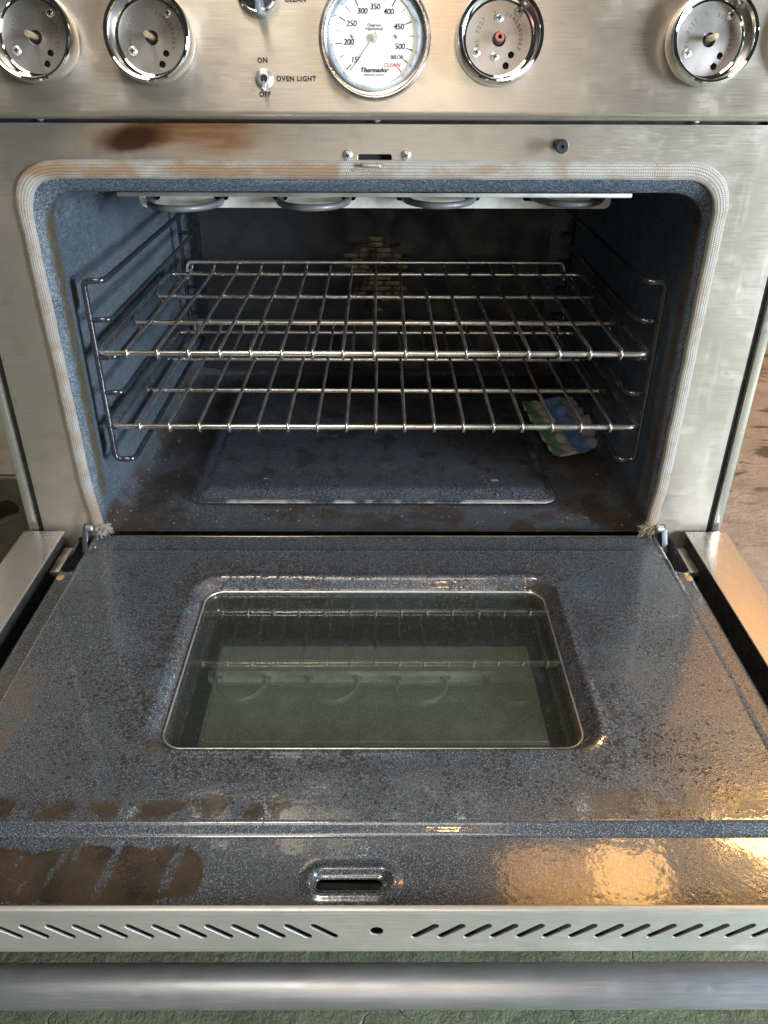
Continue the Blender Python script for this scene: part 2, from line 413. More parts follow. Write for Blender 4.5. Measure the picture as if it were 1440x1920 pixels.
# ------------------------------------------------------------------ mesh helpers
def mesh(name, verts, faces, smooth=False, uvs=None, autosm=None):
    me = bpy.data.meshes.new(name); me.from_pydata([tuple(v) for v in verts], [], faces); me.update()
    if smooth: me.polygons.foreach_set('use_smooth', [True]*len(me.polygons))
    if autosm is not None:
        me.polygons.foreach_set('use_smooth', [True]*len(me.polygons)); me.set_sharp_from_angle(angle=math.radians(autosm))
    if uvs is not None:
        ul = me.uv_layers.new(name='UVMap')
        ul.data.foreach_set('uv', [c for p in me.polygons for vi in p.vertices for c in uvs[vi]])
    return me

def bm_mesh(name, bm, smooth=False, autosm=None):
    bmesh.ops.recalc_face_normals(bm, faces=bm.faces[:])
    me = bpy.data.meshes.new(name); bm.to_mesh(me); bm.free()
    if smooth: me.polygons.foreach_set('use_smooth', [True]*len(me.polygons))
    if autosm is not None:
        me.polygons.foreach_set('use_smooth', [True]*len(me.polygons)); me.set_sharp_from_angle(angle=math.radians(autosm))
    return me

def obj(name, me, mat=None, parent=None, mx=None, label=None, cat=None, group=None, kind=None):
    o = bpy.data.objects.new(name, me); COL.objects.link(o)
    if me is not None and mat is not None and not me.materials: me.materials.append(MAT[mat])
    if mx is not None: o.matrix_basis = mx
    if parent is not None: o.parent = parent
    if label: o['label'] = label
    if cat: o['category'] = cat
    if group: o['group'] = group
    if kind: o['kind'] = kind
    return o

def tube(path, r, sides=10, closed=False, caps=True, rf=None):
    """round sweep along a polyline; returns verts, faces"""
    P = [Vector(p) for p in path]; n = len(P); V = []; F = []
    up = None
    for i in range(n):
        a = P[(i-1) % n] if (closed or i > 0) else P[i]; c = P[(i+1) % n] if (closed or i < n-1) else P[i]
        t = (c-a).normalized()
        if up is None:
            up = Vector((0, 0, 1)) if abs(t.z) < .9 else Vector((1, 0, 0))
        x = up.cross(t)
        if x.length < 1e-6: x = Vector((1, 0, 0)).cross(t)
        x.normalize(); y = t.cross(x).normalized(); up = y
        rr = rf(i/(n-1)) if rf else r
        for k in range(sides):
            an = 2*PI*k/sides; V.append(P[i]+x*math.cos(an)*rr+y*math.sin(an)*rr)
    m = n if closed else n-1
    for i in range(m):
        for k in range(sides):
            a = i*sides+k; b = i*sides+(k+1) % sides; j = ((i+1) % n)*sides
            F.append((a, b, j+(k+1) % sides, j+k))
    if caps and not closed:
        F.append(tuple(range(sides-1, -1, -1))); F.append(tuple((n-1)*sides+k for k in range(sides)))
    return V, F

def merge(parts):
    V = []; F = []
    for v, f in parts:
        o = len(V); V += list(v); F += [tuple(i+o for i in q) for q in f]
    return V, F

def fillet(pts, r, seg=6, closed=False):
    """round the corners of a 3-D polyline"""
    P = [Vector(p) for p in pts]; out = []; n = len(P)
    for i in range(n):
        if not closed and i in (0, n-1): out.append(P[i]); continue
        a, b, c = P[i-1], P[i], P[(i+1) % n]
        u = (a-b); v = (c-b); lu, lv = u.length, v.length; u.normalize(); v.normalize()
        ang = u.angle(v)
        rr = r[i] if isinstance(r, (list, tuple)) else r
        d = min(rr/math.tan(ang/2) if ang < PI-.01 else 0, lu*.49, lv*.49)
        if d < 1e-6: out.append(b); continue
        p0 = b+u*d; p1 = b+v*d
        for k in range(seg+1):
            t = k/seg; out.append(p0*(1-t)**2+b*2*t*(1-t)+p1*t*t)
    return out

def revolve(prof, seg=48):
    """profile of (radius, height) pairs about local Z"""
    V = []; F = []; n = len(prof)
    for k in range(seg):
        a = 2*PI*k/seg; ca, sa = math.cos(a), math.sin(a)
        for r, z in prof: V.append((r*ca, r*sa, z))
    for k in range(seg):
        j = (k+1) % seg
        for i in range(n-1): F.append((k*n+i, j*n+i, j*n+i+1, k*n+i+1))
    return V, F

def lathe(name, prof, seg=48, angle=35):
    v, f = revolve(prof, seg)
    bm = bmesh.new(); vs = [bm.verts.new(q) for q in v]
    for q in f:
        try: bm.faces.new([vs[i] for i in q])
        except ValueError: pass
    bmesh.ops.remove_doubles(bm, verts=bm.verts[:], dist=1e-6)
    bmesh.ops.dissolve_degenerate(bm, edges=bm.edges[:], dist=1e-7)
    return bm_mesh(name, bm, autosm=angle)

def bbox(bm, x0, x1, y0, y1, z0, z1, bev=0.0):
    r = bmesh.ops.create_cube(bm, size=1.0)
    for v in r['verts']:
        v.co = Vector(((x0+x1)/2+v.co.x*(x1-x0), (y0+y1)/2+v.co.y*(y1-y0), (z0+z1)/2+v.co.z*(z1-z0)))
    if bev:
        es = list({e for v in r['verts'] for e in v.link_edges})
        bmesh.ops.bevel(bm, geom=es, offset=bev, segments=2, affect='EDGES', profile=.5)

def boxmesh(name, *a, bev=0.0):
    bm = bmesh.new(); bbox(bm, *a, bev=bev); return bm_mesh(name, bm, autosm=40)

def plate(name, loops, depth, bevel=0.0, res=2):
    """flat sheet in local XY with holes: first loop outer, others holes; thickness depth along Z (0..depth)"""
    cu = bpy.data.curves.new(name, 'CURVE'); cu.dimensions = '2D'; cu.fill_mode = 'BOTH'
    for L in loops:
        sp = cu.splines.new('POLY'); sp.points.add(len(L)-1)
        for p, q in zip(sp.points, L): p.co = (q[0], q[1], 0, 1)
        sp.use_cyclic_u = True
    cu.extrude = max(depth/2-bevel, 1e-5); cu.bevel_depth = bevel; cu.bevel_resolution = res
    if bevel: cu.offset = -bevel
    o = bpy.data.objects.new(name, cu); COL.objects.link(o)
    me = bpy.data.meshes.new_from_object(o.evaluated_get(bpy.context.evaluated_depsgraph_get()))
    bpy.data.objects.remove(o); bpy.data.curves.remove(cu)
    me.transform(Matrix.Translation((0, 0, depth/2))); me.name = name
    me.polygons.foreach_set('use_smooth', [True]*len(me.polygons)); me.set_sharp_from_angle(angle=math.radians(30))
    return me

def rrect(x0, x1, y0, y1, r, seg=8):
    out = []
    rs = r if isinstance(r, (list, tuple)) else (r,)*4       # bl, br, tr, tl
    for (cx, cy, a0, q) in ((x0, y0, 180, 0), (x1, y0, 270, 1), (x1, y1, 0, 2), (x0, y1, 90, 3)):
        rr = rs[q]; sx = 1 if cx == x0 else -1; sy = 1 if cy == y0 else -1
        for k in range(seg+1):
            a = math.radians(a0+90*k/seg); out.append((cx+sx*rr+rr*math.cos(a), cy+sy*rr+rr*math.sin(a)))
    return out
def circ(x, y, r, seg=24): return [(x+r*math.cos(2*PI*k/seg), y+r*math.sin(2*PI*k/seg)) for k in range(seg)]
def capsule(x0, y0, x1, y1, r, seg=6):
    a = math.atan2(y1-y0, x1-x0); out = []
    for k in range(seg+1): t = a-PI/2+PI*k/seg; out.append((x1+r*math.cos(t), y1+r*math.sin(t)))
    for k in range(seg+1): t = a+PI/2+PI*k/seg; out.append((x0+r*math.cos(t), y0+r*math.sin(t)))
    return out

def text_mesh(s, size, shear=0.0, bold=0.0, align='CENTER', space=1.0, depth=.00012):
    cu = bpy.data.curves.new('text', 'FONT'); cu.body = s; cu.size = size; cu.shear = shear; cu.align_x = align; cu.align_y = 'CENTER'
    cu.offset = bold; cu.space_character = space; cu.extrude = depth; cu.resolution_u = 3
    o = bpy.data.objects.new('text', cu); COL.objects.link(o)
    me = bpy.data.meshes.new_from_object(o.evaluated_get(bpy.context.evaluated_depsgraph_get()))
    bpy.data.objects.remove(o); bpy.data.curves.remove(cu); return me

def T(x=0, y=0, z=0): return Matrix.Translation((x, y, z))
def RX(a): return Matrix.Rotation(a, 4, 'X')
def RY(a): return Matrix.Rotation(a, 4, 'Y')
def RZ(a): return Matrix.Rotation(a, 4, 'Z')
FRONT = RX(PI/2)        # local XY sheet -> XZ plane, local +Z -> -Y (towards the viewer)

# screws, shared
def screw_mesh(name, r, h, slot=True):
    prof = [(r, 0), (r, h*.35), (r*.86, h*.72), (r*.6, h*.93), (0, h)]
    bm = bmesh.new(); v, f = revolve(prof, 20); vs = [bm.verts.new(q) for q in v]
    for q in f:
        try: bm.faces.new([vs[i] for i in q])
        except ValueError: pass
    bmesh.ops.remove_doubles(bm, verts=bm.verts[:], dist=1e-6)
    return bm_mesh(name, bm, autosm=50)
SCREW = screw_mesh('screw', .0042, .0019); SCREW.materials.append(MAT['screw_steel'])
BIGSCREW = screw_mesh('screw_big', .0052, .0034); BIGSCREW.materials.append(MAT['screw_steel'])
def cross_mesh(s):
    bm = bmesh.new(); bbox(bm, -s, s, -s*.28, s*.28, -.0004, .0004); bbox(bm, -s*.28, s*.28, -s, s, -.00045, .00045)
    return bm_mesh('screw_cross', bm)
CROSS = cross_mesh(.0022); CROSS.materials.append(MAT['ink_black'])

# ------------------------------------------------------------------ the setting
V = []; F = []
fl = mesh('floor', [(-6,-6,0),(6,-6,0),(6,6,0),(-6,6,0)], [(0,1,2,3)])
obj('floor', fl, 'painted_concrete', kind='structure')
obj('wall', boxmesh('wall', .72, 3.2, 1.75, 1.85, 0, 2.7), 'plaster', kind='structure')

# ------------------------------------------------------------------ the range
rng = obj('oven_range', None, label='stainless steel kitchen range with its oven door lowered and control knobs removed', cat='oven')
RNG = rng
Z_DOOR = .272
# carcass
def carcass():
    bm = bmesh.new()
    for s in (-1, 1):
        a, b2 = sorted((s*.4435, s*.4545)); bbox(bm, a, b2, .001, .70, .10, .885, .0012)
    bbox(bm, -.443, .443, .69, .70, .10, .885)
    bbox(bm, -.443, .443, .03, .689, .10, .13)
    return bm_mesh('body', bm, autosm=40)
obj('body', carcass(), 'skin_steel', rng)
# dark recess behind the joint
bm = bmesh.new(); bbox(bm, -.443, -.400, .006, .02, .131, .758); bbox(bm, .400, .443, .006, .02, .131, .758); bbox(bm, -.443, .443, .012, .03, .735, .80)
obj('joint_recess', bm_mesh('joint_recess', bm), 'dark_void', rng)
# cook top behind the panel
bm = bmesh.new(); bbox(bm, -.4545, .4545, .05, .70, .886, .915, .003)
obj('cooktop', bm_mesh('cooktop', bm, autosm=40), 'skin_steel', rng)

# front frame with the oven opening and the latch slot
OX, OZ0, OZ1 = .3685, .262, .7105
outer = rrect(-.435, .435, .150, .7548, .002, 3)
hole = rrect(-OX, OX, OZ0, OZ1, (.02, .02, .052, .052), 10)
latch_hole = rrect(-.0165, .0165, .7175, .7275, .003, 4)
latch_hole = rrect(-.017, .0175, .7145, .7265, .002, 4)
ff = obj('front_frame', plate('front_frame', [outer, hole, latch_hole], .004, .0006), 'frame_steel', rng, None)
ff.data.transform(T(0, .004, 0) @ FRONT)
obj('latch_recess', boxmesh('latch_recess', -.03, .03, .010, .03, .7120, .7315), 'dark_void', ff)
for x in (-.0278, .0322):
    s = obj('screw', BIGSCREW, None, ff, T(x, .0, .7258) @ FRONT)
    obj('screw_slot', CROSS, None, ff, T(x, -.0032, .7258) @ FRONT @ RZ(.4))
# latch tongue
bm = bmesh.new(); bbox(bm, -.024, .004, -.006, .03, .7115, .7135, .0006)
for v in bm.verts: v.co.z += .12*(v.co.x+.02)
bbox(bm, -.013, .006, -.012, .006, .7150, .7185, .0008)
obj('latch_tongue', bm_mesh('latch_tongue', bm, autosm=40), 'galvanised', ff)
# plunger
pl = lathe('plunger', [(.0, .0), (.0050, 0), (.0050, .004), (.0036, .005), (.0036, .014), (.0062, .015), (.0066, .017), (.0066, .023), (.0058, .0245), (.0018, .0245), (.0016, .022), (0, .022)], 24)
obj('door_plunger', pl, 'black_rubber', rng, T(.1873, .0, .7368) @ FRONT)
for x in (-.338, .0025, .327):
    obj('screw', SCREW, None, ff, T(x, .0065, .7595) @ FRONT)

# gasket: braided strip round three sides
def sst(t, a, b2):
    t = np.clip((t-a)/(b2-a), 0, 1); return t*t*(3-2*t)
def gasket():
    path2 = [(-.3615, .277), (-.3635, .30), (-.366, .70), (.366, .70), (.3655, .30), (.363, .288)]
    pts = fillet([(x, 0, z) for x, z in [(-.361, .270), (-.3675, .34), (-.3705, .7118), (.3675, .7118), (.3655, .34), (.3595, .274)]], [0, .08, .046, .046, .08, 0], 16)
    # resample
    L = [0]
    for a, b in zip(pts, pts[1:]): L.append(L[-1]+(b-a).length)
    N = 900; res = []
    j = 0
    for i in range(N+1):
        s = L[-1]*i/N
        while j < len(L)-2 and L[j+1] < s: j += 1
        t = (s-L[j])/max(1e-9, L[j+1]-L[j]); res.append(pts[j].lerp(pts[j+1], t))
    M = 36; V = []; F = []; UV = []
    rnd = random.Random(3)
    wob = [rnd.uniform(-1, 1) for _ in range(40)]
    def wb(s):
        f = s*38; i = int(f); t = f-i; t = t*t*(3-2*t); return wob[i]*(1-t)+wob[min(i+1, 39)]*t
    for i, p in enumerate(res):
        a = res[max(0, i-1)]; b = res[min(N, i+1)]; t = (b-a).normalized()
        n = Vector((-t.z, 0, t.x))          # outward
        s = i/N; w = (.0073+.0019*sst(p.z, .66, .70))+.0003*wb(s); hgt = .0062+.0005*wb((s*1.7) % 1)
        off = .0003*wb((s*2.3+.3) % 1)
        for k in range(M+1):
            u = k/M; ang = PI*u
            x = -math.cos(ang)*w
            # five soft ropes
            rib = .00005*abs(math.sin(u*PI*5))
            z = (math.sin(ang)**.55)*hgt+rib*math.sin(ang)**.3 if 0 < k < M else 0
            q = p+n*(x+off); V.append((q.x, -z+.001, q.z)); UV.append((s*L[-1], u))
    for i in range(N):
        for k in range(M):
            a = i*(M+1)+k; F.append((a, a+1, a+M+2, a+M+1))
    return mesh('gasket', V, F, True, UV)
gk = obj('door_gasket', gasket(), 'braided_fibreglass', rng)
def frays(side):
    rnd = random.Random(11+side); parts = []
    for i in range(150):
        x = side*(.356+rnd.uniform(-.010, .008)); z = .277+rnd.uniform(-.004, .008); y = -.004-rnd.uniform(0, .006)
        d = Vector((-side*rnd.uniform(-.4, 1.4), -rnd.uniform(.0, .9), -rnd.uniform(-.3, 1.1))).normalized()
        L = rnd.uniform(.002, .010); c = Vector((rnd.uniform(-1, 1), rnd.uniform(-1, 1), rnd.uniform(-.3, 1)))*.004
        p0 = Vector((x, y, z)); path = [p0+d*L*t+c*t*t for t in (0, .33, .66, 1)]
        parts.append(tube(path, .00030, 4))
    v, f = merge(parts); return mesh('frayed_end', v, f, True)
for s in (-1, 1):
    obj('frayed_end', frays(s), 'thread_white' if s < 0 else 'thread_tan', gk, kind='stuff')

# cavity liner: lofted rounded rectangles
def liner():
    secs = [(-.0005, .3680, .2705, .7090, .012, .046), (.001, .3655, .2700, .7040, .012, .045), (.0030, .3640, .2690, .7000, .013, .044), (.0110, .3590, .2660, .6895, .014, .040), (.0130, .3572, .2650, .6880, .015, .039),
            (.022, .3565, .2635, .6876, .018, .038), (.06, .356, .2630, .6875, .024, .034), (.20, .356, .263, .6872, .026, .03), (.38, .356, .263, .6872, .026, .03), (.55, .356, .263, .6872, .026, .03), (.567, .348, .270, .680, .03, .03)]
    V = []; F = []
    for y, hw, z0, z1, rb, rt in secs:
        L = rrect(-hw, hw, z0, z1, (rb, rb, rt, rt), 8); n = len(L)
        V += [(x, y, z) for x, z in L]
    for i in range(len(secs)-1):
        for k in range(n): F.append((i*n+k, i*n+(k+1) % n, (i+1)*n+(k+1) % n, (i+1)*n+k))
    o = (len(secs)-1)*n; F.append(tuple(range(o, o+n)))
    return mesh('oven_liner', V, F, autosm=50)
lin = obj('oven_liner', liner(), 'liner_enamel', rng)
# steel strip and broiler box under the roof
bm = bmesh.new(); bbox(bm, -.2840, .2840, .0455, .172, .6810, .6825, .0005); bbox(bm, -.2840, .2840, .0435, .0450, .6780, .6825, .0004)
obj('roof_strip', bm_mesh('roof_strip', bm, autosm=40), 'roof_steel', rng)
loops = [rrect(-.2965, .2965, .6440, .6700, (.008, .008, .001, .001), 6)]
ELX = (-.2370, -.0770, .0785, .2370)
for cx in ELX:
    for s in (-1, 1): loops.append(capsule(cx+s*.043-.005, .6575, cx+s*.043+.005, .6575, .0045))
bxm = plate('broiler_box', loops, .0015, .0004)
bxm.transform(T(0, .1745, 0) @ FRONT)
br = obj('broiler_box', bxm, 'box_steel', rng)
obj('box_bottom', boxmesh('box_bottom', -.2875, .2875, .1755, .26, .6440, .6455), 'box_steel', br)
obj('box_recess', boxmesh('box_recess', -.285, .285, .186, .19, .646, .670), 'dark_void', br)
U = [Vector((-.043, .20, 0)), Vector((-.043, .172, 0))]
for k in range(1, 24):
    a = PI*k/24; U.append(Vector((-math.cos(a)*.043, .165-math.sin(a)*.052, -.001*math.sin(a))))
U += [Vector((.043, .172, 0)), Vector((.043, .20, 0))]
v, f = tube(U, .0041, 12); ELM = mesh('heating_element', v, f, True); ELM.materials.append(MAT['element_grey'])
for i, cx in enumerate(ELX): obj('heating_element', ELM, None, br, T(cx, 0, .6572-.0006*(i % 2)) @ RX(.02*(i-1.5)))

# back baffle with fan openings
def baffle():
    loops = [rrect(-.302, .302, .29, .665, .012, 6)]
    rows = [(.530, 1), (.5205, 3), (.511, 2), (.5015, 4), (.492, 3), (.4825, 4), (.473, 3), (.4635, 2), (.454, 3), (.4445, 4), (.435, 3), (.4255, 4), (.416, 2), (.4065, 1)]
    for j, (z, n) in enumerate(rows):
        for i in range(n):
            x = (i-(n-1)/2)*.029; loops.append(capsule(x-.0095, z, x+.0095, z, .0036, 4))
    return plate('back_baffle', loops, .0018, .0003)
bf = baffle(); bf.transform(T(-.002, .5405, 0) @ FRONT)
bfo = obj('back_baffle', bf, 'baffle_enamel', rng)
# fan behind it
bm = bmesh.new()
for k in range(12):
    a = 2*PI*k/12
    r = bmesh.ops.create_cube(bm, size=1.0)
    for v in r['verts']:
        p = Vector((v.co.x*.030+.045, v.co.y*.002, v.co.z*.012)); p = RZ(a) @ (RX(.7) @ Vector((0, p.y, p.z)) + Vector((p.x, 0, 0))); v.co = p
fan = bm_mesh('fan', bm)
obj('fan', fan, 'rust_fan', bfo, T(-.002, .5520, .468) @ FRONT)
d = lathe('fan_disc', [(0, .001), (.066, .001), (.066, -.001), (0, -.001)], 32); obj('fan_disc', d, 'rusty_disc', bfo, T(-.002, .5455, .468) @ FRONT)

# rack guides
RAILZ = [.587-.046*i for i in range(6)]
def guide(s):
    parts = []
    xo, xi, y0, y1 = s*.337, s*.3135, .038, .530
    post = [(xo, y0, RAILZ[0]), (xo, y0, RAILZ[-1])]
    top, bot = RAILZ[0], RAILZ[-1]
    loop = fillet([(xo, y1, top), (xi, y1, top), (xi, y0, top), (xo, y0, top), (xo, y0, bot), (xi, y0, bot), (xi, y1, bot), (xo, y1, bot)], [0, .012, .012, .008, .008, .012, .012, 0], 6)
    gp = [mesh('rail_frame', *tube(loop+[Vector((xo, y1, top))], .0036, 10), True)]
    rail = fillet([(xo, y0, 0), (xi, y0, 0), (xi, y1, 0), (xo, y1, 0)], .012, 6)
    gp.append(mesh('rail', *tube(rail, .0032, 10), True))
    return gp
for s in (-1, 1):
    a, b2 = guide(s); a.materials.append(MAT['guide_enamel']); b2.materials.append(MAT['guide_enamel'])
    g = obj('rack_guide', a, None, rng)
    for z in RAILZ[1:-1]: obj('rail', b2, None, g, T(0, 0, z))
    for z in (.567, .378):
        e = plate('mounting_ear', [capsule(0, -.010, 0, .010, .0065)], .0015, .0003)
        e.transform(T(s*.3425, .049, z) @ RZ(-s*PI/2) @ FRONT); obj('mounting_ear', e, 'guide_enamel', g)
        rv = screw_mesh('rivet', .0048, .0022); rv.transform(T(s*.3410, .049, z) @ RZ(-s*PI/2) @ FRONT)
        obj('rivet', rv, 'rivet_pink', g)

# ------------------------------------------------------------------ control panel
TILT = math.radians(8.5)
PM = Matrix(((1,0,0,0),(0,math.sin(TILT),-math.cos(TILT),-.030),(0,math.cos(TILT),math.sin(TILT),.765),(0,0,0,1)))
def panel():
    prof = [(.10, -.003), (.010, -.003)]          # (back distance, v)
    prof = []
    # local v (up), w (outwards)
    pts = [Vector((0, -.002, -.040)), Vector((0, -.002, 0)), Vector((0, .150, 0)), Vector((0, .165, -.05)), Vector((0, .165, -.12))]
    L = fillet(pts, [0, .006, .03, .02, 0], 6)
    V = []; F = []
    xs = [-.456, .456]
    for x in xs: V += [(x, p.y, p.z) for p in L]
    n = len(L)
    for i in range(n-1): F.append((i, n+i, n+i+1, i+1))
    F.append(tuple(range(n-1, -1, -1))); F.append(tuple(range(n, 2*n)))
    return mesh('control_panel', V, F, autosm=40)
cp = obj('control_panel', panel(), 'panel_steel', rng, PM)

def lettering(s, x, y, size, parent, mat='ink_black', z=.0003, shear=0, bold=0.0, space=1.0, rot=0, align='CENTER', name='lettering'):
    me = text_mesh(s, size, shear, bold, align, space); return obj(name, me, mat, parent, T(x, y, z) @ RZ(rot))

# bezels left after the knobs were pulled off
KV = .0645
RING = lathe('knob_bezel', [(.0380, .0), (.0398, .0015), (.0402, .006), (.0400, .017), (.0398, .0205), (.0390, .0228), (.0375, .0238), (.0358, .0232), (.0348, .0215), (.0344, .017), (.0338, .0095), (.0325, .0050), (.0300, .0042)], 64)
PLATE = plate('bezel_plate', [circ(0, 0, .0312, 64), circ(.0005, -.0005, .0062, 20), circ(.0125, -.0135, .0030, 14), circ(.0080, -.0225, .0031, 14)], .0012, .0002)
PLATE.transform(T(0, 0, .0032))
VOID = lathe('plate_void', [(0, .0012), (.030, .0012)], 24)
for m_, k in ((RING, 'chrome'), (PLATE, 'bezel_plate'), (VOID, 'dark_void')): m_.materials.append(MAT[k])
SHAFT = lathe('valve_shaft', [(.0, .0), (.0026, 0), (.0026, .0225), (.0021, .0238), (0, .0238)], 16); SHAFT.materials.append(MAT['brass_shaft'])
def stamp(chars, r, a0, step, size):
    bmx = bmesh.new()
    for i, ch in enumerate(chars):
        if ch == ' ': continue
        t = text_mesh(ch, size, bold=.00008, depth=.00008); a = a0-i*step
        t.transform(RZ(a) @ T(r, 0, .0045) @ RZ(-PI/2)); bmx.from_mesh(t); bpy.data.meshes.remove(t)
    me = bpy.data.meshes.new('stamped_number'); bmx.to_mesh(me); bmx.free(); me.materials.append(MAT['stamp_dark']); return me
STAMP = stamp('RL 7027  2  5040000007', .0205, math.radians(196), math.radians(10.4), .0052)
def bezel(x, kind=0, rot=0.0):
    k = obj('knob_bezel', RING, None, rng, PM @ T(x, KV, 0))
    obj('bezel_plate', PLATE, None, k, RZ(rot)); obj('plate_void', VOID, None, k); obj('stamped_number', STAMP, None, k, RZ(rot))
    sp = [(-.0185, -.0115), (.0175, .0195)]
    if kind == 1: sp = [(-.0205, -.0115), (.0175, .0215), (-.0005, .0165), (-.003, -.0150)]
    for (a, b2) in sp:
        p = RZ(rot) @ Vector((a, b2, 0))
        obj('screw', SCREW, None, k, T(p.x, p.y, .0044)); obj('screw_slot', CROSS, None, k, T(p.x, p.y, .0063) @ RZ(a*90))
    if kind == 1:
        me = lathe('valve_shaft', [(.0018, .013), (.0018, .015), (.0040, .015), (.0044, .013), (.0044, .0)], 18); me.materials.append(MAT['copper_shaft'])
        obj('valve_shaft', me, None, k)
        me = lathe('shaft_collar', [(.0045, 0), (.0056, 0), (.0056, .006), (.0045, .006)], 18); obj('shaft_collar', me, 'black_rubber', k)
    else: obj('valve_shaft', SHAFT, None, k)
    return k
bezel(-.427); bezel(-.3165); bezel(-.2080); bezel(.1165, 1); bezel(.3135); bezel(.4225)

# thermostat gauge
GX, GV = .0006, .0640
gp = lathe('gauge_rim', [(.0490, 0), (.0508, .002), (.0510, .009), (.0506, .0118), (.0496, .0132), (.0482, .0136), (.0448, .0128), (.0440, .0122)], 72)
ga = obj('thermostat_gauge', gp, 'rose_rim', rng, PM @ T(GX, GV, 0) @ Matrix.Scale(1.025, 4))
obj('gauge_band', lathe('gauge_band', [(.0440, .0122), (.0425, .0108), (.0386, .0062), (.0382, .0040)], 72), 'anodised_band', ga)
obj('dial', lathe('dial', [(0, .0045), (.0390, .0045)], 64), 'dial_white', ga)
ANG = {'150': 224, '200': 187, '250': 152, '300': 120, '350': 89, '400': 58, '450': 22, '500': -15}
def tick(a, r0, r1, w, mat):
    a = math.radians(a); bm = bmesh.new(); bbox(bm, r0, r1, -w/2, w/2, -.0001, .0001); me = bm_mesh('tick_mark', bm)
    obj('tick_mark', me, mat, ga, T(0, 0, .0049) @ RZ(a))
order = ['150', '200', '250', '300', '350', '400', '450', '500']
for k in order:
    tick(ANG[k], .0298, .0362, .00075, 'ink_black'); a = math.radians(ANG[k]); r = .0248
    lettering(k, r*math.cos(a)*(.96 if abs(math.cos(a)) > .5 else .9), r*math.sin(a), .0068, ga, 'ink_black', .0049, .12, .00004, .92)
for a, b2 in zip(order, order[1:]): tick((ANG[a]+ANG[b2])/2, .0305, .0362, .0004, 'stamp_dark')
tick(-32.5, .0318, .0362, .0008, 'ink_black'); tick(-47.5, .0312, .0362, .0008, 'ink_red')
lettering('BROIL', .0210, -.0150, .0048, ga, 'ink_black', .0049, .1, .00002)
lettering('CLEAN', .0160, -.0213, .0050, ga, 'ink_red', .0049, .1, .00003)
lettering('Degrees', .0, .0106, .0038, ga, 'stamp_dark', .0049)
lettering('Fahrenheit', .0, .0076, .0038, ga, 'stamp_dark', .0049)
lettering('Thermador', -.0005, -.0255, .0056, ga, 'ink_black', .0049, .25, .00012)
lettering('electronic control', -.0005, -.0292, .0026, ga, 'stamp_dark', .0049, .1)
for s in (-1, 1): obj('dial_pin', lathe('dial_pin', [(.0018, 0), (.0019, .0008), (.001, .0014), (0, .0015)], 14), 'screw_steel', ga, T(s*.0200, .0018, .0047))
bm = bmesh.new(); bbox(bm, -.006, .0330, -.0011, .0011, -.0003, .0003)
for v in bm.verts:
    if v.co.x > .01: v.co.y *= .8
obj('needle', bm_mesh('needle', bm), 'needle_white', ga, T(0, 0, .0060) @ RZ(math.radians(232)))
obj('needle_hub', lathe('needle_hub', [(.0036, .0050), (.0038, .0070), (.0030, .0085), (0, .0090)], 24), 'screw_steel', ga)
obj('gauge_glass', lathe('gauge_glass', [(0, .0112), (.0405, .0104)], 48), 'gauge_glass', ga)

# oven light toggle switch
tg = obj('toggle_switch', lathe('toggle_switch', [(.0088, 0), (.0090, .0012), (.0072, .0022), (.0066, .0040), (.0056, .0046), (.0036, .0046), (.0032, .0024), (0, .0022)], 32), 'screw_steel', rng, PM @ T(-.1050, .0305, 0))
v, f = revolve([(.0020, .002), (.0019, .006), (.0027, .013), (.0032, .0165), (.0026, .0182), (0, .0187)], 18)
obj('switch_lever', mesh('switch_lever', v, f, True), 'screw_steel', tg, RX(.85) @ Matrix.Scale(.78, 4))
obj('switch_opening', lathe('switch_opening', [(0, .0034), (.0036, .0034)], 20), 'black_rubber', tg)
lettering('ON', -.1058, .0462, .0060, cp, bold=.00022, space=1.1)
lettering('OFF', -.1050, .0175, .0060, cp, bold=.00022, space=1.1)
lettering('OVEN LIGHT', -.0935, .0308, .0060, cp, bold=.00022, space=1.12, align='LEFT')
lettering('CLEAN', -.0728, .0960, .0060, cp, bold=.00022, space=1.1)
# selector knob, still in place
sk = obj('selector_knob', lathe('selector_knob', [(.0195, 0), (.0198, .003), (.0190, .0060), (.0175, .0072), (.0162, .0066), (.0158, .005)], 48), 'chrome', rng, PM @ T(-.1075, .1025, 0))
obj('knob_face', lathe('knob_face', [(0, .0055), (.0160, .0052)], 32), 'black_plastic', sk)
bm = bmesh.new(); bbox(bm, -.0042, .0042, -.0225, .0195, .004, .0215, .0012)
for v in bm.verts:
    if v.co.z > .012: v.co.x *= .55
obj('knob_grip', bm_mesh('knob_grip', bm, autosm=40), 'grey_plastic', sk, RZ(.16))

